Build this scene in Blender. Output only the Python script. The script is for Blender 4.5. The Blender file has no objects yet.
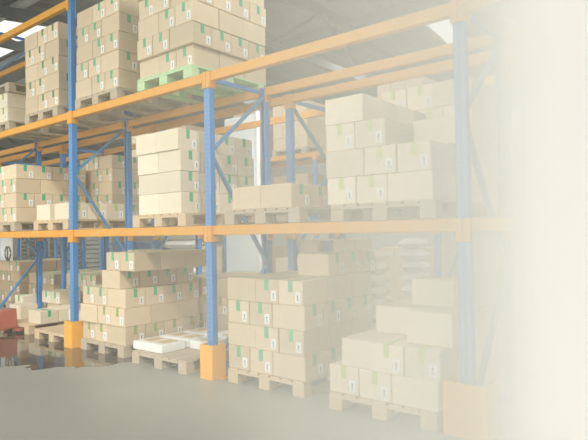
import bpy, math, random
import numpy as np
from mathutils import Matrix, Vector
random.seed(7)
S = bpy.context.scene
COL = S.collection

# ------------------------------------------------------------------ camera
CAM = Vector((7.246, -4.044, 1.5385))
_a, _b, _r = math.radians(39.2188), math.radians(1.1639), math.radians(-1.025)
_F = Vector((-math.sin(_a) * math.cos(_b), math.cos(_a) * math.cos(_b), math.sin(_b)))
_R = Vector((math.cos(_a), math.sin(_a), 0))
_U = _R.cross(_F)
_R2 = _R * math.cos(_r) + _U * math.sin(_r)
_U2 = -_R * math.sin(_r) + _U * math.cos(_r)
cd = bpy.data.cameras.new('camera')
cam = bpy.data.objects.new('camera', cd)
COL.objects.link(cam)
m = Matrix.Identity(4)
for i in range(3):
    m[i][0], m[i][1], m[i][2], m[i][3] = _R2[i], _U2[i], -_F[i], CAM[i]
cam.matrix_world = m
cd.sensor_fit = 'HORIZONTAL'
cd.sensor_width = 36
cd.lens = 36 * 556.5 / 588
cd.clip_start = 0.05
S.camera = cam

# ------------------------------------------------------------------ world, sun, added fill lights, exposure
w = bpy.data.worlds.new('daylight')
S.world = w
w.use_nodes = True
bg = w.node_tree.nodes['Background']
bg.inputs['Color'].default_value = (0.985, 1.0, 0.905, 1)
bg.inputs['Strength'].default_value = 0.93


def area(name, loc, target, size, size_y, energy, color=(1, 0.985, 0.91)):
    l = bpy.data.lights.new(name, 'AREA')
    l.shape = 'RECTANGLE'
    l.size, l.size_y, l.energy, l.color = size, size_y, energy, color
    o = bpy.data.objects.new(name, l)
    COL.objects.link(o)
    o.location = loc
    o.rotation_euler = (Vector(target) - Vector(loc)).to_track_quat('-Z', 'Y').to_euler()
    return o


area('aisle_fill', (0.0, -10.0, 4.0), (2.0, 0.0, 1.0), 9, 3, 410)  # unseen fill added behind the camera, brightens rack fronts and fog
area('hall_fill', (-4.0, 3.9, 6.0), (-4.0, 3.9, 0), 12, 1.0, 260)  # fill light added under the roof to lift the space behind the racks
sp = bpy.data.lights.new('panel_fill_spot', 'SPOT')  # narrow light added only to brighten the tall pale panel
sp.energy, sp.spot_size, sp.spot_blend, sp.shadow_soft_size, sp.color = 1100, math.radians(34), 0.6, 0.15, (0.95, 0.99, 1)
spo = bpy.data.objects.new('panel_fill_spot', sp)
COL.objects.link(spo)
spo.location = (4.2, 1.2, 5.8)
spo.rotation_euler = (Vector((0.58, 2.75, 2.5)) - spo.location).to_track_quat('-Z', 'Y').to_euler()
s2 = bpy.data.lights.new('aisle_fill_spot', 'SPOT')  # extra spot added out of view to lift the left bays
s2.energy, s2.spot_size, s2.spot_blend, s2.shadow_soft_size, s2.color = 300, math.radians(52), 1.0, 1.2, (1, 0.96, 0.87)
s2o = bpy.data.objects.new('aisle_fill_spot', s2)
COL.objects.link(s2o)
s2o.location = (-3.5, -7.5, 4.6)
s2o.rotation_euler = (Vector((-0.2, 0.0, 1.9)) - s2o.location).to_track_quat('-Z', 'Y').to_euler()
area('bay_fill', (4.6, 0.1, 5.7), (0.8, 2.5, 2.0), 1.6, 1.0, 55)  # added light, put in to brighten the pale panel from the side
area('hall_fill', (-2.0, 8.5, 6.0), (-2.0, 8.5, 0), 16, 1.5, 420)  # second added fill, lifts the dark depth of the hall
sun = bpy.data.lights.new('sun', 'SUN')
sun.energy, sun.angle, sun.color = 1.8, math.radians(6), (1, 0.94, 0.82)
so = bpy.data.objects.new('sun', sun)
COL.objects.link(so)
so.rotation_euler = Vector((-0.62, 0.42, -0.50)).to_track_quat('-Z', 'Y').to_euler()

S.view_settings.view_transform = 'Standard'
S.view_settings.look = 'None'
S.view_settings.gamma = 1
S.view_settings.use_curve_mapping = False
S.view_settings.exposure = 0.01
S.cycles.volume_bounces = 14
S.cycles.max_bounces = 18
S.cycles.use_denoising = True


# ------------------------------------------------------------------ materials
def mat(name, color, rough=0.6, spec=0.3, metal=0.0, noise=0.0, scale=8.0, stretch=(1, 1, 1), dark=None, bump=0.0):
    m = bpy.data.materials.new(name)
    m.use_nodes = True
    nt = m.node_tree
    b = nt.nodes['Principled BSDF']
    b.inputs['Base Color'].default_value = (*color, 1)
    b.inputs['Roughness'].default_value = rough
    b.inputs['Specular IOR Level'].default_value = spec
    b.inputs['Metallic'].default_value = metal
    if noise > 0:
        tc = nt.nodes.new('ShaderNodeTexCoord')
        mp = nt.nodes.new('ShaderNodeMapping')
        mp.inputs['Scale'].default_value = stretch
        nz = nt.nodes.new('ShaderNodeTexNoise')
        nz.inputs['Scale'].default_value = scale
        nz.inputs['Detail'].default_value = 5
        mx = nt.nodes.new('ShaderNodeMix')
        mx.data_type = 'RGBA'
        d = dark or tuple(c * (1 - noise) for c in color)
        mx.inputs[6].default_value = (*d, 1)
        mx.inputs[7].default_value = (*[min(1, c * (1 + noise * 0.5)) for c in color], 1)
        nt.links.new(tc.outputs['Object'], mp.inputs['Vector'])
        nt.links.new(mp.outputs['Vector'], nz.inputs['Vector'])
        nt.links.new(nz.outputs['Fac'], mx.inputs[0])
        nt.links.new(mx.outputs[2], b.inputs['Base Color'])
        if bump > 0:
            bp = nt.nodes.new('ShaderNodeBump')
            bp.inputs['Strength'].default_value = bump
            bp.inputs['Distance'].default_value = 0.01
            nt.links.new(nz.outputs['Fac'], bp.inputs['Height'])
            nt.links.new(bp.outputs['Normal'], b.inputs['Normal'])
    return m


def card(name, color):
    """cardboard: faint fluting and fibres, and a small hue shift from box to box"""
    m = mat(name, color, 0.75, 0.2, noise=0.10, scale=6, stretch=(1, 1, 2.5))
    nt = m.node_tree
    b = nt.nodes['Principled BSDF']
    src = b.inputs['Base Color'].links[0].from_socket
    oi = nt.nodes.new('ShaderNodeObjectInfo')
    mr = nt.nodes.new('ShaderNodeMapRange')
    mr.inputs[3].default_value, mr.inputs[4].default_value = 0.86, 1.10
    hs = nt.nodes.new('ShaderNodeHueSaturation')
    nt.links.new(oi.outputs['Random'], mr.inputs[0])
    nt.links.new(mr.outputs[0], hs.inputs['Value'])
    nt.links.new(src, hs.inputs['Color'])
    nt.links.new(hs.outputs[0], b.inputs['Base Color'])
    return m


M = {}
M['card'] = card('cardboard', (0.71, 0.575, 0.405))
M['card_pale'] = card('pale_cardboard', (0.83, 0.735, 0.575))
M['card_brown'] = card('brown_cardboard', (0.54, 0.40, 0.27))
M['tape_green'] = mat('green_tape', (0.045, 0.42, 0.20), 0.35, 0.5)
M['tape_olive'] = mat('olive_tape', (0.30, 0.36, 0.10), 0.35, 0.5)
M['tape_yellow'] = mat('yellow_green_tape', (0.48, 0.56, 0.16), 0.35, 0.5)  # tint on the right stacks imitates fog; own colour by the left post
M['tape_dark'] = mat('dark_green_tape', (0.06, 0.20, 0.08), 0.35, 0.5)
M['paper'] = mat('white_paper', (0.86, 0.87, 0.84), 0.6)
M['ink'] = mat('label_ink', (0.13, 0.13, 0.14), 0.6)
M['wood'] = mat('pallet_wood', (0.68, 0.53, 0.35), 0.8, 0.2, noise=0.25, scale=9, stretch=(6, 1, 6), bump=0.2)
M['wood_grey'] = mat('weathered_pallet_wood', (0.54, 0.46, 0.35), 0.85, 0.2, noise=0.3, scale=9, stretch=(6, 1, 6), bump=0.2)
M['wood_green'] = mat('green_painted_wood', (0.52, 0.74, 0.43), 0.7, 0.25, noise=0.18, scale=9, stretch=(6, 1, 6))
M['orange'] = mat('orange_paint', (0.76, 0.355, 0.035), 0.45, 0.25, noise=0.10, scale=5)
M['guard'] = mat('orange_guard_paint', (0.95, 0.46, 0.05), 0.5, 0.3, noise=0.12, scale=7)
M['zinc'] = mat('zinc_steel', (0.48, 0.50, 0.52), 0.4, 0.5, 0.6)
M['roof'] = mat('grey_roof_sheet', (0.30, 0.32, 0.33), 0.6, 0.3, noise=0.12, scale=2)
M['steel_dark'] = mat('dark_roof_steel', (0.15, 0.17, 0.19), 0.55, 0.3)
M['steel_pale'] = mat('pale_roof_steel', (0.55, 0.57, 0.56), 0.55, 0.3)
M['wall'] = mat('grey_wall_panel', (0.46, 0.45, 0.42), 0.8, 0.2, noise=0.06, scale=1)
M['frame'] = mat('window_frame_paint', (0.5, 0.52, 0.52), 0.5)
M['added_skylight'] = mat('added_skylight_sheet', (0.9, 0.95, 0.97))
_n = M['added_skylight'].node_tree
_t = _n.nodes.new('ShaderNodeBsdfTranslucent')
_t.inputs['Color'].default_value = (0.93, 0.97, 1.0, 1)
_n.links.new(_t.outputs[0], [q for q in _n.nodes if q.type == 'OUTPUT_MATERIAL'][0].inputs['Surface'])
M['glassy'] = mat('milky_panel', (0.84, 0.92, 0.94), 0.35, 0.5)
M['white'] = mat('white_sheet', (0.84, 0.86, 0.85), 0.45, 0.4)
M['red'] = mat('red_paint', (0.40, 0.10, 0.06), 0.4, 0.5)
M['black'] = mat('black_rubber', (0.02, 0.02, 0.02), 0.6)
M['sack'] = mat('woven_sack', (0.74, 0.66, 0.56), 0.85, 0.2, noise=0.12, scale=14, bump=0.2)
M['sack_white'] = mat('white_woven_sack', (0.82, 0.80, 0.75), 0.85, 0.2, noise=0.10, scale=14, bump=0.2)
M['bluebin'] = mat('blue_plastic', (0.05, 0.15, 0.42), 0.4, 0.5)
M['trayfill'] = mat('brown_paper_lining', (0.58, 0.46, 0.28), 0.8)


def blue_post():
    """blue rack paint with the rows of punched slots of a rack upright"""
    m = mat('blue_slotted_paint', (0.02, 0.21, 0.58), 0.38, 0.5)
    nt = m.node_tree
    b = nt.nodes['Principled BSDF']
    tc = nt.nodes.new('ShaderNodeTexCoord')
    sp = nt.nodes.new('ShaderNodeSeparateXYZ')
    nt.links.new(tc.outputs['Object'], sp.inputs[0])

    def mth(op, a, bb=None):
        n = nt.nodes.new('ShaderNodeMath')
        n.operation = op
        if isinstance(a, (int, float)):
            n.inputs[0].default_value = a
        else:
            nt.links.new(a, n.inputs[0])
        if bb is not None:
            if isinstance(bb, (int, float)):
                n.inputs[1].default_value = bb
            else:
                nt.links.new(bb, n.inputs[1])
        return n.outputs[0]
    zz = mth('FRACT', mth('MULTIPLY', sp.outputs['Z'], 1 / 0.05))
    zin = mth('LESS_THAN', zz, 0.42)
    xin = mth('COMPARE', mth('ABSOLUTE', sp.outputs['X']), 0.023)
    xin.node.inputs[2].default_value = 0.006
    hole = mth('MULTIPLY', zin, xin)
    mx = nt.nodes.new('ShaderNodeMix')
    mx.data_type = 'RGBA'
    mx.inputs[6].default_value = (0.02, 0.21, 0.58, 1)
    mx.inputs[7].default_value = (0.25, 0.42, 0.62, 1)
    nt.links.new(hole, mx.inputs[0])
    nt.links.new(mx.outputs[2], b.inputs['Base Color'])
    return m


M['blue_post'] = blue_post()
M['blue'] = mat('blue_paint', (0.022, 0.20, 0.55), 0.4, 0.5)
M['blue_grey'] = mat('blue_grey_paint', (0.07, 0.24, 0.48), 0.4, 0.5)


def floor_mat():
    m = mat('smooth_concrete', (0.315, 0.320, 0.297), 0.42, 0.35, noise=0.16, scale=0.9, stretch=(0.6, 1.6, 1))
    nt = m.node_tree
    b = nt.nodes['Principled BSDF']
    tc = nt.nodes.new('ShaderNodeTexCoord')
    nz = nt.nodes.new('ShaderNodeTexNoise')
    nz.inputs['Scale'].default_value = 1.3
    nz.inputs['Detail'].default_value = 6
    mr = nt.nodes.new('ShaderNodeMapRange')
    mr.inputs[3].default_value, mr.inputs[4].default_value = 0.30, 0.55
    nt.links.new(tc.outputs['Object'], nz.inputs['Vector'])
    nt.links.new(nz.outputs['Fac'], mr.inputs[0])
    nt.links.new(mr.outputs[0], b.inputs['Roughness'])
    return m


M['floor'] = floor_mat()
M['water'] = mat('wet_concrete', (0.085, 0.066, 0.05), 0.05, 0.6)


# ------------------------------------------------------------------ mesh helpers
class MB:
    def __init__(self):
        self.v, self.f, self.mi = [], [], []

    def poly(self, verts, faces, mi=0):
        n = len(self.v)
        self.v += [tuple(p) for p in verts]
        self.f += [tuple(i + n for i in f) for f in faces]
        self.mi += [mi] * len(faces)
        return self

    def box(self, x0, x1, y0, y1, z0, z1, mi=0):
        return self.poly([(x0, y0, z0), (x1, y0, z0), (x1, y1, z0), (x0, y1, z0),
                          (x0, y0, z1), (x1, y0, z1), (x1, y1, z1), (x0, y1, z1)],
                         [(0, 3, 2, 1), (4, 5, 6, 7), (0, 1, 5, 4), (1, 2, 6, 5), (2, 3, 7, 6), (3, 0, 4, 7)], mi)

    def bbox(self, x0, x1, y0, y1, z0, z1, b=0.006, mi=0):
        """box with chamfered edges"""
        v, idx = [], {}
        for sx in (0, 1):
            for sy in (0, 1):
                for sz in (0, 1):
                    X, Y, Z = (x0, x1)[sx], (y0, y1)[sy], (z0, z1)[sz]
                    ix, iy, iz = X + (b if sx == 0 else -b), Y + (b if sy == 0 else -b), Z + (b if sz == 0 else -b)
                    for k, p in enumerate(((X, iy, iz), (ix, Y, iz), (ix, iy, Z))):
                        idx[(sx, sy, sz, k)] = len(v)
                        v.append(p)
        q = lambda *a: idx[a]
        f = []
        for s in (0, 1):
            l = [(0, 0), (1, 0), (1, 1), (0, 1)]
            f.append([q(s, a, c, 0) for a, c in l][::1 if s else -1])
            f.append([q(a, s, c, 1) for a, c in l][::-1 if s else 1])
            f.append([q(a, c, s, 2) for a, c in l][::1 if s else -1])
        for a in (0, 1):
            for c in (0, 1):
                f.append([q(0, a, c, 1), q(1, a, c, 1), q(1, a, c, 2), q(0, a, c, 2)])
                f.append([q(a, 0, c, 0), q(a, 1, c, 0), q(a, 1, c, 2), q(a, 0, c, 2)])
                f.append([q(a, c, 0, 0), q(a, c, 1, 0), q(a, c, 1, 1), q(a, c, 0, 1)])
                for d in (0, 1):
                    f.append([q(a, c, d, 0), q(a, c, d, 1), q(a, c, d, 2)])
        cen = Vector(((x0 + x1) / 2, (y0 + y1) / 2, (z0 + z1) / 2))
        out = []
        for fc in f:
            P = [Vector(v[i]) for i in fc]
            n = (P[1] - P[0]).cross(P[2] - P[0])
            out.append(tuple(fc) if n.dot(P[0] - cen) > 0 else tuple(fc[::-1]))
        return self.poly(v, out, mi)

    def bar(self, a, b, w, h, up=(0, 0, 1), mi=0):
        """rectangular bar from point a to point b"""
        a, b, up = Vector(a), Vector(b), Vector(up)
        d = (b - a).normalized()
        s = d.cross(up)
        if s.length < 1e-4:
            s = d.cross(Vector((1, 0, 0)))
        s.normalize()
        u = s.cross(d)
        v = []
        for p in (a, b):
            for i, j in ((-1, -1), (1, -1), (1, 1), (-1, 1)):
                v.append(p + s * (w / 2 * i) + u * (h / 2 * j))
        return self.poly(v, [(0, 3, 2, 1), (4, 5, 6, 7), (0, 1, 5, 4), (1, 2, 6, 5), (2, 3, 7, 6), (3, 0, 4, 7)][::1], mi)

    def prism(self, pts, z0, z1, mi=0):
        n = len(pts)
        v = [(x, y, z0) for x, y in pts] + [(x, y, z1) for x, y in pts]
        f = [tuple(range(n))[::-1], tuple(range(n, 2 * n))] + [(i, (i + 1) % n, n + (i + 1) % n, n + i) for i in range(n)]
        return self.poly(v, f, mi)

    def tube(self, pts, r, seg=10, mi=0):
        P = [Vector(p) for p in pts]
        v, f = [], []
        for k, p in enumerate(P):
            d = (P[min(k + 1, len(P) - 1)] - P[max(k - 1, 0)]).normalized()
            s = d.cross(Vector((0, 0, 1)))
            if s.length < 1e-3:
                s = d.cross(Vector((1, 0, 0)))
            s.normalize()
            u = s.cross(d)
            for i in range(seg):
                t = 2 * math.pi * i / seg
                v.append(p + s * (r * math.cos(t)) + u * (r * math.sin(t)))
        for k in range(len(P) - 1):
            for i in range(seg):
                j = (i + 1) % seg
                f.append((k * seg + i, k * seg + j, (k + 1) * seg + j, (k + 1) * seg + i))
        f.append(tuple(range(seg))[::-1])
        f.append(tuple(range((len(P) - 1) * seg, len(P) * seg)))
        return self.poly(v, f, mi)

    def mesh(self, name, mats):
        me = bpy.data.meshes.new(name)
        me.from_pydata(self.v, [], self.f)
        for mm in (mats if isinstance(mats, (list, tuple)) else [mats]):
            me.materials.append(mm)
        if any(self.mi):
            me.polygons.foreach_set('material_index', self.mi)
        me.update()
        return me

    def obj(self, name, mats, parent=None, loc=(0, 0, 0)):
        return link(name, self.mesh(name, mats), parent, loc)


def link(name, me, parent=None, loc=(0, 0, 0)):
    o = bpy.data.objects.new(name, me)
    COL.objects.link(o)
    o.location = loc
    if parent is not None:
        o.parent = parent
    return o


def smooth(o):
    for p in o.data.polygons:
        p.use_smooth = True
    return o


def tag(o, label, cat, group=None, kind=None):
    o['label'] = label
    o['category'] = cat
    if group:
        o['group'] = group
    if kind:
        o['kind'] = kind
    return o


def thing(name, label, cat, loc, rz=0, group=None):
    o = link(name, None, None, loc)
    o.empty_display_size = 0.1
    o.rotation_euler.z = rz
    return tag(o, label, cat, group)


def struct(o):
    o['kind'] = 'structure'
    return o


def copy_tree(o, parent=None):
    c = o.copy()
    COL.objects.link(c)
    c.parent = parent
    for ch in list(o.children):
        copy_tree(ch, c)
    return c


ORD = ['first', 'second', 'third', 'fourth', 'fifth', 'sixth', 'seventh']

# ------------------------------------------------------------------ the building
struct(MB().box(-42, 14, -14, 17, -0.2, 0).obj('floor', M['floor']))
struct(MB().box(-42, 14, 15.0, 15.2, 0, 7.2).obj('wall_back', M['wall']))
for k, x in enumerate((-30, -22, -14, -6, 0.5)):
    fr = MB()
    for a, b_, c, d in ((x, x + 3.2, 4.3, 4.4), (x, x + 3.2, 6.0, 6.1), (x, x + .1, 4.4, 6.0), (x + 3.1, x + 3.2, 4.4, 6.0), (x + 1.55, x + 1.65, 4.4, 6.0)):
        fr.box(a, b_, 14.9, 15.0, c, d)
    wi = struct(fr.obj('window_%d' % (k + 1), M['frame']))
    MB().box(x + .1, x + 3.1, 14.93, 14.96, 4.4, 6.0).obj('pane', M['white'], wi)
# corrugated roof over the racking: ridges run along the slope
def roof_z(y):
    return 7.5 - 0.1218 * abs(y - 7.2)


rf = MB()
xs = np.arange(-40, 14.01, 0.25)
ysr = (-2.5, 1.8, 3.5, 7.2, 9.6, 11.8, 15.2)  # front eave extended out of view to shade the top stacks
LIGHTS = [(-14.0, -6.75, 1), (0.5, 1.25, 4)]           # two added roof openings standing in for bright white panels: x range, strip
pv, pf = [], []
NY = len(ysr)
for i, x in enumerate(xs):
    dz = 0.05 if (i % 2) else 0.0
    for y in ysr:
        pv.append((x, y, roof_z(y) + dz))
        pv.append((x, y, roof_z(y) + dz + 0.03))
for i in range(len(xs) - 1):
    for j in range(NY - 1):
        if any(x0 - .01 <= xs[i] and xs[i + 1] <= x1 + .01 and j == jj for x0, x1, jj in LIGHTS):
            continue
        a, b_ = (i * NY + j) * 2, ((i + 1) * NY + j) * 2
        pf.append((a, a + 2, b_ + 2, b_))
        pf.append((a + 1, b_ + 1, b_ + 3, a + 3))
rf.poly(pv, pf)
struct(rf.obj('ceiling', M['roof']))
for k, (x0, x1, j) in enumerate(LIGHTS):
    ya, yb = ysr[j], ysr[j + 1]
    q = MB()
    q.poly([(x0, ya, roof_z(ya) + .02), (x1, ya, roof_z(ya) + .02), (x1, yb, roof_z(yb) + .02), (x0, yb, roof_z(yb) + .02)], [(0, 1, 2, 3)])
    fr = MB()
    for xa in (x0, x1):
        fr.bar((xa, ya, roof_z(ya) + .02), (xa, yb, roof_z(yb) + .02), .06, .08)
    wi = struct(fr.obj('window_%d' % (6 + k), M['frame']))
    q.obj('pane', M['added_skylight'], wi)


n = 0
for y in (0.6, 1.7, 3.7, 5.4, 8.8, 9.4, 12.6):
    n += 1
    z = roof_z(y)
    struct(MB().box(-40, 14, y - .05, y + .05, z - .22, z - .02).obj('trim_%d' % n, M['steel_pale'] if n in (2, 4) else M['steel_dark']))
for x in (-33, -27, -21, -15.5, -5.2, -1, 3.5, 8):
    n += 1
    t = MB()
    for y0, y1 in ((-0.5, 7.2), (7.2, 15)):
        t.bar((x, y0, roof_z(y0) - .35), (x, y1, roof_z(y1) - .35), .14, .22)
    t.bar((x, -0.5, 5.75), (x, 15, 5.75), .14, .18)
    for k in range(8):
        ya, yb = -0.3 + k * 1.9, -0.3 + (k + 1) * 1.9
        za, zb = (5.8, roof_z(yb) - .4) if k % 2 else (roof_z(ya) - .4, 5.8)
        t.bar((x, ya, za), (x, yb, zb), .08, .08)
    struct(t.obj('trim_%d' % n, M['steel_dark']))

# ------------------------------------------------------------------ pallet racking
D, Y1, Y2 = 0.89, 1.36, 2.26          # post lines of the two back-to-back rows
ZM, ZT, ZU = 1.564, 3.208, 4.80       # beam centre heights
BAY = 2.8


def post_mesh(h):
    pts = [(-.045, -.035), (.045, -.035), (.045, .03), (.033, .045), (.024, .045), (.024, .036), (.032, .028), (.034, -.025), (.012, -.025),
           (.008, -.019), (-.008, -.019), (-.012, -.025), (-.034, -.025), (-.032, .028), (-.024, .036), (-.024, .045), (-.033, .045), (-.045, .03)]
    v = MB()
    n = len(pts)
    v.poly([(x, y, 0) for x, y in pts] + [(x, y, h) for x, y in pts],
           [(i, (i + 1) % n, n + (i + 1) % n, n + i) for i in range(n)] + [tuple(range(n))[::-1], tuple(range(n, 2 * n))])
    v.box(-.05, .05, -.05, .06, 0, .008)
    return v.mesh('post', M['blue_post'])


beam_me = None


def make_beam(parent, x0, x1, y, z, face=-1):
    """box beam with a stepped lip and a hooked connector on each post"""
    x0 += .046
    x1 -= .046
    L = x1 - x0
    b = MB().bbox(-L / 2, L / 2, -.025, .025, -.050, .050, .006)
    b.box(-L / 2, L / 2, .025 * (1 if face < 0 else -1) - .004, .025 * (1 if face < 0 else -1) + .018, -.050, .02)
    o = b.obj('beam', M['orange'], parent, ((x0 + x1) / 2, y, z))
    for s in (-1, 1):
        c = MB()
        e = s * L / 2
        c.bbox(min(e, e + s * .043), max(e, e + s * .043), -.052 if face < 0 else .0364, -.0364 if face < 0 else .052, -.125, .049, .003)
        c.bbox(min(e - s * .012, e), max(e - s * .012, e), -.052, .052, -.125, .049, .003)
        c.obj('connector', M['orange'], o, (0, (-.0) if face < 0 else 0.0, 0))
    return o


def make_rack(label, xs, ya, yb, heights, levels, group, flip=False):
    r = thing('pallet_rack', label, 'pallet rack', (xs[0], ya, 0), 0, group)
    X0 = xs[0]
    for x, h in zip(xs, heights):
        me = post_mesh(h)
        link('post', me, r, (x - X0, 0, 0))
        p = link('post', me, r, (x - X0, yb - ya, 0))
        p.rotation_euler.z = math.pi
        d = yb - ya
        # zigzag bracing between the two posts of the frame
        nodes, z, front = [], 0.16, True
        zs = [0.12, 1.13, 1.42, 2.40, 3.16] if h < 4 else [0.12, 1.13, 1.42, 2.40, 3.16, 4.05, 4.9]
        seq = [(0.03, 0.12), (d - .03, 1.13), (d - .03, 1.20), (0.03, 2.36), (0.03, 2.42), (d - .03, 3.14)]
        if h > 4:
            seq += [(d - .03, 3.25), (.03, 4.2), (.03, 4.28), (d - .03, h - .1)]
        for k in range(0, len(seq), 2):
            (a, za), (b_, zb) = seq[k], seq[k + 1]
            if flip:
                a, b_ = d - a, d - b_
            MB().bar((0, a, za), (0, b_, zb), .030, .045, up=(1, 0, 0)).obj('brace', M['blue_grey'], r, (x - X0, 0, 0))
        for z in ([0.10, h - .06] if h > 4 else [.10, 3.19]):
            MB().bar((0, .03, z), (0, d - .03, z), .03, .045).obj('brace', M['blue'], r, (x - X0, 0, 0))
    for z, i0, i1 in levels:
        for i in range(i0, i1):
            make_beam(r, xs[i] - X0, xs[i + 1] - X0, 0, z, -1)
            make_beam(r, xs[i] - X0, xs[i + 1] - X0, yb - ya, z, 1)
    return r


GR = 'orange and blue pallet racks'
make_rack('front row of blue and orange pallet racking along the aisle', [-2.8 * 2, -2.8, 0, 2.8, 5.6, 8.4], 0, D,
          [5.15, 5.15, 5.15, 3.262, 3.262, 3.262], [(ZM, 0, 5), (ZT, 0, 5), (ZU, 0, 2)], GR)
make_rack('second row of blue and orange pallet racking standing back to back behind the front row', [-8.4, -5.6, -2.8, 0, 2.8, 5.6, 8.4], Y1, Y2,
          [3.262] * 7, [(ZM, 3, 6), (ZT, 0, 6)], GR, True)
make_rack('far row of pallet racking deep in the hall behind the boxes', [-14, -11.2, -8.4, -5.6, -2.8, 0, 2.8], 5.6, 6.6,
          [3.262] * 7, [(ZM, 0, 6), (ZT, 0, 6)], GR)


# column guards at the front posts
def guard(x, y, label, w=.19, d=.20, h=.36):
    t = thing('column_guard', label, 'column guard', (x, y, 0), 0, 'orange column guards')
    s = .012
    MB().bbox(-w / 2, w / 2, 0, s, 0, h, .003).obj('front_plate', M['guard'], t)
    for k in (-1, 1):
        MB().bbox(min(k * w / 2, k * (w / 2 - s)), max(k * w / 2, k * (w / 2 - s)), s, d, 0, h, .003).obj('side_plate', M['guard'], t)
        MB().box(min(k * w / 2, k * (w / 2 + .0)) - (.05 if k < 0 else 0), max(k * w / 2, k * (w / 2)) + (.05 if k > 0 else 0), d - .09, d, 0, .008).obj('foot_plate', M['guard'], t)
    return t


guard(0, -.10, 'orange steel column guard at the foot of the blue post by the wet floor')
guard(2.8, -.10, 'orange steel column guard at the middle post beside the pallet of white trays')
guard(5.6, -.10, 'large pale orange column guard at the hazy right post', w=.33, d=.24, h=.40)


# ------------------------------------------------------------------ pallets
def make_pallet(wood, w=1.0, d=1.2):
    t = thing('pallet', 'wooden pallet', 'pallet', (0, 0, 0))
    wd = M[wood]
    dk = MB()
    nb = 7
    bw = w / nb
    for i in range(nb):
        g = .012 if i not in (0, nb - 1) else .006
        dk.bbox(-w / 2 + i * bw + g, -w / 2 + (i + 1) * bw - g, 0, d, .123, .145, .003)
    dk.obj('deck', wd, t)
    for y in (0, d / 2 - .05, d - .10):
        MB().bbox(-w / 2, w / 2, y, y + .10, .101, .123, .003).obj('stringer_board', wd, t)
    for i, x in enumerate((-w / 2, -.07, w / 2 - .14)):
        MB().bbox(x, x + .14, 0, d, 0, .022, .003).obj('skid', wd, t)
        for y in (0, d / 2 - .06, d - .12):
            MB().bbox(x, x + .14, y, y + .12, .022, .101, .004).obj('block', wd, t)
    return t


PROTO = {}


def pallet(x, y, z, label, wood='wood', rz=0, group='wooden pallets', w=1.0, d=1.2):
    """x is the middle of the front edge"""
    key = (wood, w, d)
    if key not in PROTO:
        t = PROTO[key] = make_pallet(*key)
    else:
        t = copy_tree(PROTO[key])
    t.location = (x, y, z)
    t.rotation_euler.z = rz
    return tag(t, label, 'pallet', group)


# ------------------------------------------------------------------ cartons
CL, CW = .398, .298


def make_carton(cm, tape, label=True, h=.234, hang=.105):
    t = thing('carton', 'carton', 'cardboard box', (0, 0, 0))
    b = MB().bbox(-CL / 2, CL / 2, -CW / 2, CW / 2, 0, h, .006)
    # the two long top flaps meet in a shallow seam
    b.obj('box_body', M[cm], t)
    if tape:
        tp = MB()
        w = .026
        tp.box(-CL / 2 + .004, CL / 2 - .004, -w, w, h - .0005, h + .0012)
        for s in (-1, 1):
            x = s * CL / 2
            tp.box(min(x, x + s * .0015), max(x, x + s * .0015), -w, w, h - hang, h - .004)
            tp.bar((x + s * .0006, 0, h - .004), (x - s * .005, 0, h + .0008), 2 * w, .0012, up=(s, 0, 1))
        tp.obj('tape', M[tape], t)
    if label:
        lb = MB()
        for s in (1,):
            x = s * CL / 2
            yc, zc = s * .088, .078
            a, c = min(x, x + s * .002), max(x, x + s * .002)
            lb.box(a, c, yc - .033, yc + .033, zc - .050, zc + .050, 0)
            a, c = min(x, x + s * .003), max(x, x + s * .003)
            # the mark on the label: framed upright arrow
            lb.box(a, c, yc - .004, yc + .004, zc - .022, zc + .014, 1)
            lb.poly([(c, yc - .012, zc + .010), (c, yc + .012, zc + .010), (c, yc, zc + .027)], [(0, 1, 2)], 1)
            lb.box(a, c, yc - .013, yc + .013, zc - .032, zc - .027, 1)
        lb.obj('shipping_label', [M['paper'], M['ink']], t)
    return t


NC = 0
SKIP = {6, 24, 32, 33, 35, 36, 43, 66, 67, 69, 70, 85, 86, 113, 114, 115, 121, 122, 123, 127, 140, 141, 144, 154, 155, 168, 169, 171, 172, 178, 179, 180, 208, 209, 210, 212, 213, 214, 226, 227, 231, 232, 237, 238, 240, 241, 242, 244, 245, 247, 248, 258, 259, 263, 264, 269, 270, 272, 273, 274, 276, 277, 279, 280, 286, 287, 289, 290, 291, 292, 293, 301, 307, 312, 314, 315, 317, 318, 322, 323, 326, 327, 328, 332, 333, 344, 347, 348, 352, 353, 354, 368, 369, 370, 374, 375, 383, 384, 392, 395, 396, 400, 401, 402, 409, 411, 412, 413, 414, 415, 416, 417, 418, 419, 420, 422, 425, 426, 427, 431, 432, 436, 437, 442, 448, 449, 451, 452}   # cartons wholly hidden inside or behind the stacks


def carton(x, y, z, rot, label, group, cm='card', tape='tape_green', lab=True, h=.234, jit=.004, rz=0):
    global NC
    NC += 1
    jx, jy, ja = random.uniform(-jit, jit), random.uniform(-jit, jit), random.uniform(-.008, .008)
    if NC in SKIP:
        return None
    key = (cm, tape, lab, round(h, 3))
    if key not in PROTO:
        t = PROTO[key] = make_carton(cm, tape, lab, h)
    else:
        t = copy_tree(PROTO[key])
    t.location = (x + jx, y + jy, z)
    t.rotation_euler.z = (0 if rot == 'L' else -math.pi / 2) + rz + ja * .5
    return tag(t, label, 'cardboard box', group)


ROW = {1: ['single row'], 2: ['bottom row', 'top row'], 3: ['bottom row', 'middle row', 'top row'],
       4: ['bottom row', 'second row', 'third row', 'top row'],
       5: ['bottom row', 'second row', 'third row', 'fourth row', 'top row']}


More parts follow.
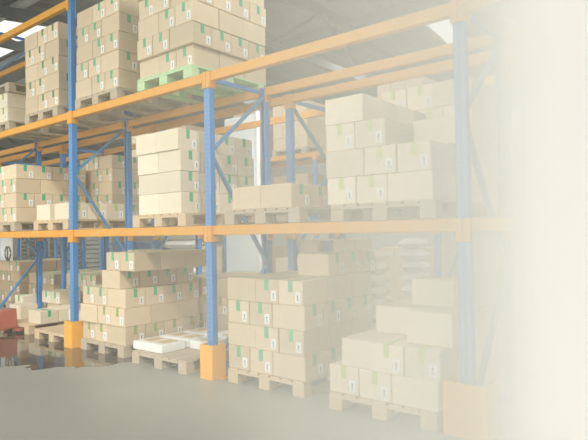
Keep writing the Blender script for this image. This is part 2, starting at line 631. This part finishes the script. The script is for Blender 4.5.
def stack(name, x0, y0, z0, layers, h=.235, cm='card', tape='tape_green', depth=1.2, lab=True):
    """layers from the bottom: (front pattern, dx, dy[, depth, full, options]) ; L shows its long plain side to the aisle,
    S its taped and labelled end. Only cartons that can show are placed."""
    nl = max(len(layers), 1)
    for k, ly in enumerate(layers):
        pat, dx, dy = ly[0], ly[1], ly[2]
        dep = ly[3] if len(ly) > 3 else depth
        full = ly[4] if len(ly) > 4 else (k == nl - 1)
        op = dict(cm=cm, tape=tape, lab=lab)
        if len(ly) > 5:
            op.update(ly[5])
        x = x0 + dx
        row = ROW[nl][k]
        for c, ch in enumerate(pat):
            wx, wy = (.4, .3) if ch == 'L' else (.3, .4)
            nd = max(1, int(round(dep / wy)))
            last = c == len(pat) - 1
            for q in range(nd):
                if q > 0 and not (last or full):
                    continue
                oy = random.uniform(-.008, .008) if nd * (wy + .004) < dep + .1 and q == 0 and len(pat) > 1 and not last else 0
                desc = 'plain-sided' if ch == 'L' else 'taped end'
                if q == 0:
                    pos = ('the only front one' if len(pat) == 1 else ORD[c] + ' from left at front')
                    lb = '%s carton, %s, %s, %s' % (desc, row, pos, name)
                elif last:
                    pos = ORD[q] + ' from front on right side'
                    lb = 'carton, %s, %s, %s' % (row, pos, name)
                else:
                    lb = 'back carton, %s, %s column, %s from front, %s' % (row, ORD[c], ORD[q], name)
                carton(x + wx / 2, y0 + dy + (wy + .004) * q + wy / 2 + oy, z0 + k * (h + .0012), ch, lb, 'cartons of the ' + name, h=h - .001, jit=.0035, **op)
            x += wx + .005
    return None


PT = .146
Z2, Z3 = ZM + .056, ZT + .056

# --- floor, bay right of the middle post
pallet(3.545, -.02, 0, 'pale wooden pallet under the sharp stack right of the middle orange guard')
stack('middle floor stack', 3.04, 0.0, PT, [('SSL', 0, 0), ('LSS', -.015, 0), ('SSL', 0, 0), ('LSS', -.01, 0, 1.2, True), ('L', .52, .52, .9, True)], h=.231)
pallet(4.89, -.11, 0, 'pale wooden pallet nearest the hazy end, left of the big pale guard')
stack('hazy right floor stack', 4.39, -.10, PT + .001, [('SSL', 0, 0, 1.2, True), ('SS', .43, .0, 1.2, True)], tape='tape_yellow', cm='card_pale', h=.236)
g = 'cartons of the hazy right floor stack'
z1, zz = PT + .001 + .2372, PT + .001 + 2 * .2372
carton(4.668, .11, z1, 'S', 'plain carton at left end of the second row, hazy right floor stack', g, 'card_pale', None, False, h=.235)
carton(4.668, .52, z1, 'S', 'plain carton behind the left end of second row, hazy right floor stack', g, 'card_pale', None, False, h=.235)
carton(5.285, .17, zz, 'L', 'plain carton standing at front on top of the hazy right floor stack', g, 'card_pale', None, False, h=.262, rz=-.03)
carton(4.82, .46, zz, 'L', 'plain carton at left of the third row on the hazy right floor stack', g, 'card_pale', None, False, h=.239)
carton(5.24, .66, zz, 'L', 'plain carton behind the front one on the hazy right floor stack', g, 'card_pale', 'tape_yellow', False, h=.239)
carton(4.82, .79, zz, 'L', 'plain carton at back left of the third row, hazy right floor stack', g, 'card_pale', 'tape_yellow', False, h=.239)
carton(5.09, .64, zz + .240, 'L', 'highest carton of the hazy right floor stack', g, 'card_pale', 'tape_yellow', False, h=.239)

# --- floor, left bay
pallet(.71, -.03, 0, 'wooden pallet under the tall floor stack right of the wet post', 'wood_grey')
stack('left floor stack', .20, 0.0, PT, [('SSL', 0, 0, 1.2, False, dict(tape='tape_olive')), ('LSS', 0, -.02, 1.2, False, dict(tape='tape_olive')), ('SSL', 0, 0, 1.2, True),
                                         ('L', .49, 0, 1.2, True), ('SS', .60, 0, 1.2, True)], h=.232)
g = 'cartons of the left floor stack'
carton(.58, .62, PT + 3 * .2332, 'S', 'carton set back at left in the fourth row of the left floor stack', g)
carton(.26, .86, PT + 3 * .2332, 'S', 'carton at far left back in the fourth row, left floor stack', g)
carton(.44, .86, PT + 4 * .2332, 'S', 'carton behind the top taped pair at back left, left floor stack', g)

# --- pallet of white trays
pallet(1.98, -.10, 0, 'grey wooden pallet carrying flat white trays', 'wood_grey')
k = 0
TRAYS = [(1.68, .15, 'front left white tray with brown lining on the grey pallet'),
         (1.68, .55, 'middle left white tray with brown lining on the grey pallet'),
         (1.68, .92, 'back left white tray with brown lining on the grey pallet'),
         (2.25, .55, 'middle right white tray with brown lining on the grey pallet'),
         (2.25, .92, 'back right white tray with brown lining on the grey pallet')]
t0 = None
for x, y, lb in TRAYS:
    if t0 is None:
        t0 = thing('tray', lb, 'tray', (0, 0, 0))
        MB().bbox(-.275, .275, -.18, .18, 0, .10, .01).obj('tray_body', M['white'], t0)
        MB().box(-.20, -.02, -.10, .12, .0995, .103).box(.05, .23, -.10, .12, .0995, .103).obj('lining', M['trayfill'], t0)
        t = t0
    else:
        t = copy_tree(t0)
    t.location = (x, y, PT)
    t.rotation_euler.z = random.uniform(-.03, .03)
    tag(t, lb, 'tray', 'white trays on the grey pallet')

# --- floor, far left bay: loose boxes on two pallets, a pallet jack
pallet(-.62, -.02, 0, 'empty wooden pallet with bare slats left of the wet post', w=1.0, d=1.2)
pallet(-1.98, .06, 0, 'wooden pallet under loose cartons by the red pallet jack')
pallet(-3.34, .05, 0, 'wooden pallet behind the blue brace at the left edge', w=.8)
g = 'loose cartons left of the wet post'
carton(-2.40, .41, PT, 'L', 'small pale carton at front left corner of the loose cartons', g, 'card_pale', None, False)
carton(-3.10, .85, PT, 'S', 'tall carton behind the blue brace beyond the loose cartons', g, 'card_pale', 'tape_green', True, h=.31)
carton(-1.60, .36, PT, 'L', 'pale carton at front right of the loose cartons', g, 'card_pale', 'tape_green', False, h=.205)
carton(-1.60, .67, PT, 'L', 'carton just behind the front right one of the loose cartons', g, 'card_pale', None, False, h=.205)
carton(-2.28, 1.02, PT, 'L', 'carton at the back of the loose cartons under the taped pair', g, 'card_pale', None, False, h=.205)
carton(-1.86, 1.02, PT, 'L', 'carton at the back right of the loose cartons', g, 'card_pale', None, False, h=.205)
carton(-2.42, 1.02, PT + .206, 'S', 'left one of the taped pair on top of the loose cartons', g, 'card_pale', 'tape_green', True, h=.205)
carton(-2.11, 1.02, PT + .206, 'S', 'right one of the taped pair on top of the loose cartons', g, 'card_pale', 'tape_green', True, h=.205)
carton(-.82, .62, PT, 'L', 'pale carton peeking out behind the blue post over the bare pallet', g, 'card_pale', 'tape_green', True)

# --- middle shelf
pallet(1.91, -.02, Z2, 'wooden pallet on the middle beam under the tall plain-fronted stack', 'wood')
stack('plain-fronted middle shelf stack', 1.50, 0.0, Z2 + PT, [('LL', .01, 0), ('LL', 0, 0), ('LL', .005, 0), ('LL', -.01, -.02, 1.2, True)], h=.240, cm='card_pale')
pallet(3.53, -.02, Z2, 'wooden pallet on the middle beam under a single low row of cartons', 'wood_grey')
stack('low middle shelf row', 3.12, 0.0, Z2 + PT, [('LL', 0, 0, 1.2, True)], h=.232)
pallet(4.88, -.02, Z2, 'wooden pallet on the middle beam under the hazy middle shelf stack', 'wood_grey')
stack('hazy middle shelf stack', 4.34, 0.0, Z2 + PT, [('SSL', 0, 0), ('LSS', -.01, 0), ('SS', -.01, 0, 1.2, True), ('L', -.01, 0, 1.2, True, dict(tape=None, lab=False))],
      h=.235, tape='tape_yellow', cm='card_pale')
g = 'cartons of the hazy middle shelf stack'
carton(5.22, .48, Z2 + PT + 2 * .2362, 'L', 'plain carton at right of the third row, hazy middle shelf stack', g, 'card_pale', None, False)
carton(5.22, .80, Z2 + PT + 2 * .2362, 'L', 'plain carton behind the right one in third row, hazy middle shelf stack', g, 'card_pale', None, False)
pallet(-2.25, -.02, Z2, 'wooden pallet on the middle beam under the four-row stack at far left', 'wood_grey')
stack('far left shelf stack', -2.75, 0.0, Z2 + PT, [('LSS', 0, 0), ('SSL', 0, 0), ('LSS', 0, 0), ('SSL', 0, 0, 1.2, True)], h=.230)
pallet(-.62, -.02, Z2, 'wooden pallet on the middle beam left of the blue post under pale cartons', 'wood')
stack('low pale row by post', -1.06, 0.0, Z2 + PT, [('L', 0, 0, 1.2, True), ], h=.235, cm='card_pale', tape='tape_yellow')
stack('second pale row by post', -.53, 0.0, Z2 + PT, [('L', 0, 0, 1.2, True), ], h=.235, cm='card_pale', tape='tape_yellow')

# --- top shelf
pallet(2.04, -.02, Z3, 'light green pallet on the top beam under the big stack', 'wood_green')
stack('green pallet top stack', 1.53, 0.0, Z3 + PT, [('LSS', -.04, .05), ('SSL', 0, 0), ('LSS', .01, 0), ('SSL', .02, 0), ('LSS', .01, -.02, 1.2, True)], h=.240)
pallet(.60, -.02, Z3, 'wooden pallet on the top beam right of the tall blue post', 'wood_grey')
stack('centre top stack', .10, 0.0, Z3 + PT, [('LSS', 0, 0), ('SSL', .01, 0), ('LSS', .02, 0), ('SSL', .03, 0), ('LSS', .03, 0, 1.2, True)], h=.238)
pallet(-.88, -.02, Z3, 'grey pallet on the top beam left of the tall blue post', 'wood_grey')
stack('left top stack', -1.39, 0.0, Z3 + PT, [('LSS', 0, 0), ('SSL', .01, 0), ('LSS', 0, 0), ('SSL', .01, 0), ('LSS', 0, 0, 1.2, True)], h=.243, tape='tape_dark')
pallet(-2.32, -.02, Z3, 'grey pallet on the top beam at the left edge', 'wood_grey', w=.8)
stack('left edge top stack', -2.62, 0.0, Z3 + PT, [('SS', 0, 0), ('SS', 0, 0, 1.2, True)], h=.236, tape='tape_olive', cm='card_pale')

pallet(-2.32, -.02, Z3 + PT + 2 * .2375, 'grey pallet lying on the low carton stack at the left edge', 'wood_grey', w=.8)

# --- second row, seen between the stacks of the front row
pallet(-1.6, Y1 - .1, Z2, 'pallet of the second row behind the left shelf stacks', 'wood_grey')
stack('shelf stack behind blue frame', -2.10, Y1 - .05, Z2 + PT, [('SSL', 0, 0), ('LSS', 0, 0), ('SSL', 0, 0), ('LSS', 0, 0), ('SSL', 0, 0, 1.2, True)], h=.225)
pallet(1.2, Y1 - .1, 0, 'pallet on the floor of the second row behind the white trays', 'wood_grey')
stack('floor stack behind trays', .70, Y1 - .08, PT, [('SSL', 0, 0), ('LSS', 0, 0), ('SSL', 0, 0, 1.2, True)], h=.25, tape='tape_olive', cm='card')
pallet(-3.6, Y1 - .08, 0, 'pallet on the floor of the second row at left', 'wood_grey')
stack('rear stack at left', -4.1, Y1 - .05, PT, [('LSS', 0, 0), ('SSL', 0, 0), ('LSS', 0, 0, 1.2, True)], h=.215, cm='card_brown')
pallet(-5.02, Y1 - .08, 0, 'pallet on the floor of the second row at the left edge', 'wood_grey')
stack('rear stack at left edge', -5.52, Y1 - .05, PT, [('SSL', 0, 0), ('LSS', 0, 0), ('SSL', 0, 0), ('LSS', 0, 0, 1.2, True)], h=.215, cm='card_brown')
pallet(-2.20, Y1 - .08, 0, 'pallet on the floor of the second row behind the loose cartons', 'wood_grey')
stack('stack behind loose cartons', -2.69, Y1 - .02, PT, [('LSS', 0, 0), ('SSL', 0, 0), ('LSS', 0, 0, 1.2, True)], h=.225, cm='card')

pallet(3.28, Y1 - .02, 0, 'pallet on the floor of the second row behind the middle stack', 'wood_grey', w=.8, d=.9)
stack('rear stack behind middle', 2.88, Y1 + .02, PT, [('LS', 0, 0), ('SL', 0, 0), ('LS', 0, 0), ('SL', 0, 0), ('LS', 0, 0, .4, True)], h=.223, depth=.4)
g = 'small cartons on the rear stack'
ZR = PT + 5 * .2242
carton(3.02, 1.60, ZR, 'S', 'small carton left of the blue bin on the rear stack', g, 'card', None, False, h=.17)
carton(3.545, 1.60, ZR, 'S', 'small carton right of the blue bin on the rear stack', g, 'card', None, False, h=.17)
pallet(4.66, Y1 - .08, Z2, 'pallet on the second row shelf behind the hazy stack', 'wood_grey')
stack('pale rear shelf stack', 4.15, Y1 - .05, Z2 + PT, [('SSL', 0, 0), ('LSS', 0, 0), ('SSL', 0, 0), ('LSS', 0, 0), ('SSL', 0, 0, 1.2, True)], h=.255, cm='card_pale', tape='tape_yellow')

# ------------------------------------------------------------------ deep background of the hall
ps = MB()
n0 = 0
first = None
for i in range(3):
    for k in range(9):
        x, z = (-19.6, -17.6, -15.2)[i], k * .19
        if first is None:
            q = MB()
            for s in range(6):
                q.bbox(-.85 + s * .30, -.85 + s * .30 + .2, 0, 1.2, .125, .15, .004)
            for xx in (-.85, -.07, .71):
                q.bbox(xx, xx + .14, 0, 1.2, 0, .125, .004)
            o = first = q.obj('pallet', M['steel_pale'])
        else:
            o = first.copy()
            COL.objects.link(o)
        o.location = (x, 8.6, z)
        tag(o, 'grey empty pallet, %s stack from left, %s, far behind the loose cartons' % (ORD[i], ['lowest', 'second up', 'third up', 'fourth up', 'fifth up', 'sixth up', 'seventh up', 'eighth up', 'topmost'][k]),
            'pallet', 'grey empty pallets far in the hall')

# tall pale panel added in place of a bright opening behind the racks
t = thing('opening_panel', 'tall blue-white panel added for a bright opening behind the second row of racks', 'panel', (.58, 2.75, 0))
MB().bbox(-.42, .32, 0, .04, 0, 3.52, .006).obj('sheet', M['glassy'], t)
MB().bbox(.32, .37, -.01, .06, 0, 3.56, .006).obj('edge_post', M['white'], t)


def sack_mesh(w, d, h, sd):
    rnd = random.Random(sd)
    nx, ny = 10, 8
    v, f = [], []
    for top in (1, 0):
        for i in range(nx + 1):
            for j in range(ny + 1):
                u, s = i / nx * 2 - 1, j / ny * 2 - 1
                e = (1 - u ** 4) * (1 - s ** 4)
                z = h / 2 + (1 if top else -1) * h / 2 * max(0, e) ** .45
                if top:
                    z += rnd.uniform(-.006, .006) * e
                v.append((u * w / 2, s * d / 2, z))
    N = (nx + 1) * (ny + 1)
    for i in range(nx):
        for j in range(ny):
            a = i * (ny + 1) + j
            f.append((a, a + ny + 1, a + ny + 2, a + 1))
            f.append((N + a, N + a + 1, N + a + ny + 2, N + a + ny + 1))
    return MB().poly(v, f)


SM = {}
for nm, x, y, z0, cnt, mt, sc in (('white zigzag sack pile behind the left floor stack', -1.38, 3.05, 0, 9, 'sack_white', .88),
                              ('brown sack pile behind the middle floor stack', 2.89, 3.2, 0, 7, 'sack', .36),
                              ('pale sack pile behind the hazy right floor stack', 3.27, 3.75, 0, 8, 'sack_white', .38)):
    for k in range(cnt):
        sd = (mt, k % 3)
        if sd not in SM:
            SM[sd] = sack_mesh(.85, .55, .17, k).mesh('sack', M[mt])
            for p in SM[sd].polygons:
                p.use_smooth = True
        o = link('sack', SM[sd], None, (x + random.uniform(-.05, .05), y, z0 + k * .1765))
        o.rotation_euler.z = random.uniform(-.12, .12)
        o.scale = (sc, max(sc, .75), 1)
        tag(o, '%s sack from the floor in the %s' % ((ORD + ['eighth', 'ninth', 'tenth', 'eleventh'])[k], nm), 'sack', nm + 's')


def bin_(x, y, z, label, h=.34):
    t = thing('storage_bin', label, 'bin', (x, y, z), 0, 'blue plastic bins')
    b = MB()
    b.box(-.3, .3, -.2, .2, 0, .02)
    for a in ((-.3, -.28, -.2, .2), (.28, .3, -.2, .2), (-.28, .28, -.2, -.18), (-.28, .28, .18, .2)):
        b.box(*a, .02, h)
    b.obj('bin_body', M['bluebin'], t)
    r = MB()
    for a in ((-.32, -.3, -.22, .22), (.3, .32, -.22, .22), (-.3, .3, -.22, -.2), (-.3, .3, .2, .22)):
        r.box(*a, h - .04, h)
    r.obj('rim', M['bluebin'], t)
    return t


# far row loads: hundreds of cartons beyond counting, one pallet each
fb = [MB(), MB()]
NTH = ORD + ['eighth', 'ninth', 'tenth', 'eleventh', 'twelfth']
for bi, x0 in enumerate((-13.8, -12.5, -11.0, -9.7, -8.2, -6.9, -5.4, -4.1, -2.6, -1.3, 0.2, 1.5)):
    for li, z in enumerate((0.0, Z2, Z3)):
        if (bi * 7 + li * 3) % 5 == 0 or (li == 0 and bi < 7):
            continue
        if bi < 5:
            continue
        if bi >= 8 and li != 1:
            pallet(x0 + .55, 5.6, z, 'far row pallet, %s, %s load from left' % (['on the floor', 'on middle shelf', 'on top shelf'][li], NTH[bi]), 'wood_grey', group='far row pallets')
        for r in range(4 if (bi + li) % 3 else 3):
            x = x0 + .05
            for q, ch in enumerate(('LSS', 'SSL')[r % 2]):
                wx = .4 if ch == 'L' else .3
                for dd in range(2):
                    fb[(bi + li) % 2].bbox(x + .002, x + wx - .002, 5.65 + dd * .4, 5.65 + dd * .4 + .396, z + PT + r * .26, z + PT + r * .26 + .258, .006)
                x += wx + .003
ft = MB()
for kk, f_ in enumerate(fb):
    ft.poly(f_.v, f_.f, kk)
tag(ft.obj('far_cartons', [M['card_brown'], M['card']]), 'dim brown cartons on the far rack row deep in the hall', 'cardboard boxes', kind='stuff')

# red hand pallet jack at the left edge
t = thing('pallet_jack', 'red hand pallet jack at the left edge beside the loose cartons', 'pallet jack', (-1.98, -.25, 0))
t.rotation_euler.z = -math.pi / 2
b = MB()
b.poly([(-.30, -.16, .10), (.12, -.16, .04), (.06, -.16, .14), (-.06, -.12, .36), (-.30, -.12, .38),
        (-.30, .16, .10), (.12, .16, .04), (.06, .16, .14), (-.06, .12, .36), (-.30, .12, .38)],
       [(0, 1, 2, 3, 4), (9, 8, 7, 6, 5), (0, 5, 6, 1), (1, 6, 7, 2), (2, 7, 8, 3), (3, 8, 9, 4), (4, 9, 5, 0)])
b.obj('housing', M['red'], t)
for s in (-1, 1):
    MB().bbox(-1.3, -.25, s * .18 - .08, s * .18 + .08, .030, .085, .01).obj('fork', M['red'], t)
    MB().tube([(-1.2, s * .18 - .04, .03), (-1.2, s * .18 + .04, .03)], .029, 14).obj('wheel', M['black'], t)
MB().tube([(.02, -.10, .07), (.02, .10, .07)], .07, 18).obj('wheel', M['black'], t)
MB().tube([(.0, 0, .22), (.55, 0, .95)], .022).tube([(.55, -.17, .95), (.55, .17, .95)], .02).obj('handle', M['red'], t)

# water on the floor by the left post
pd = MB()
rnd = random.Random(3)
ctrl = [(1.45, .10), (1.36, -.30), (1.12, -.58), (.84, -.80), (.50, -.93), (.16, -1.06), (-.4, -1.10), (-1.5, -1.05), (-2.5, -.9), (-3.1, -.4),
        (-2.6, .2), (-1.5, .3), (-.5, .35), (.4, .45), (1.1, .40)]
outl = []
for i in range(len(ctrl)):
    p0, p1, p2, p3 = (ctrl[(i + q - 1) % len(ctrl)] for q in range(4))
    for k in range(10):
        u = k / 10
        q = []
        for c in (0, 1):
            q.append(.5 * (2 * p1[c] + (p2[c] - p0[c]) * u + (2 * p0[c] - 5 * p1[c] + 4 * p2[c] - p3[c]) * u * u + (3 * p1[c] - p0[c] - 3 * p2[c] + p3[c]) * u ** 3))
        w_ = len(outl)
        outl.append((q[0] * (1 + .03 * math.sin(w_ * .7)), q[1] * (1.10 + .10 * math.sin(w_ * .42 + 1) + .05 * math.sin(w_ * 1.1))))
pd.prism(outl, .0008, .003)
tag(pd.obj('puddle', M['water']), 'dark shiny puddle of water on the floor before the left post', 'puddle', kind='stuff')

# white board with a black emblem on top of the rear stack at the left edge
t = thing('emblem_board', 'white board with a black emblem standing on the brown cartons at the left edge', 'sign', (-5.05, 1.36, PT + 4 * .2162))
MB().bbox(-.50, .03, 0, .05, 0, .52, .008).obj('board', M['white'], t)
e = MB()
for s_ in (-1, 1):
    e.tube([(-.09 + s_ * .13 * math.cos(a_), -.008, .17 + .15 * math.sin(a_)) for a_ in np.linspace(-1.5, 1.2, 9)], .018, 6)
e.bar((-.09, -.008, .02), (-.09, -.008, .32), .04, .016)
e.obj('emblem', M['ink'], t)

# blue bins seen over the left floor stack and on the rear stack
for x, nm in ((-2.20, 'right pile behind the left floor stack'), (-3.12, 'left pile behind the left floor stack')):
    for k in range(4):
        bin_(x, 3.0, k * .342, '%s blue bin of the %s' % (['lowest', 'second', 'third', 'topmost'][k], nm))
t = bin_(3.285, 1.60, ZR, 'small blue bin between two small cartons on the rear stack', .15)
t.scale = (.31, .7, 1)

# ------------------------------------------------------------------ added fog volume imitating a cream fade over the right of the view
hz = MB().box(-1.5, 8.6, -1.75, -.45, .02, 4.0).obj('added_haze', None)
hz.data.materials.clear()
hm = bpy.data.materials.new('added_pale_haze')
hm.use_nodes = True
nt = hm.node_tree
for nd in list(nt.nodes):
    if nd.type != 'OUTPUT_MATERIAL':
        nt.nodes.remove(nd)
out = [q for q in nt.nodes if q.type == 'OUTPUT_MATERIAL'][0]
vs = nt.nodes.new('ShaderNodeVolumeScatter')
vs.inputs['Color'].default_value = (0.970, 0.978, 0.90, 1)
vs.inputs['Anisotropy'].default_value = -0.45
geo = nt.nodes.new('ShaderNodeNewGeometry')
sx = nt.nodes.new('ShaderNodeSeparateXYZ')
nt.links.new(geo.outputs['Position'], sx.inputs[0])
mr = nt.nodes.new('ShaderNodeMapRange')
mr.inputs[1].default_value, mr.inputs[2].default_value = 7.246, -1.754      # u = 0 .. 9 m from the thick end
nt.links.new(sx.outputs['X'], mr.inputs[0])
cr = nt.nodes.new('ShaderNodeValToRGB')
prof = [(0.0, 2.6), (.3, 3.0), (.45, 3.8), (.6, 4.1), (.75, 3.2), (.9, 1.75), (1.05, 1.0), (1.2, .88), (1.35, .88), (1.5, .72), (1.65, .52), (1.8, .45),
        (2.0, .50), (2.25, .41), (2.45, .27), (2.65, .18), (3.3, .14), (4.0, .085), (4.7, .04), (6.1, .03), (8.5, .012)]
el = cr.color_ramp.elements
while len(el) > 1:
    el.remove(el[-1])
for i, (u, gd) in enumerate(prof):
    p = el[0] if i == 0 else el.new(u / 9)
    p.position = u / 9
    p.color = (gd / 5, gd / 5, gd / 5, 1)
nt.links.new(mr.outputs[0], cr.inputs[0])
ml = nt.nodes.new('ShaderNodeMath')
ml.operation = 'MULTIPLY'
ml.inputs[1].default_value = 5.0
nt.links.new(cr.outputs[0], ml.inputs[0])
nt.links.new(ml.outputs[0], vs.inputs['Density'])
nt.links.new(vs.outputs[0], out.inputs['Volume'])
hz.data.materials.append(hm)
tag(hz, 'added cream fog volume imitating a fade towards the right end of the aisle', 'added_haze', kind='stuff')
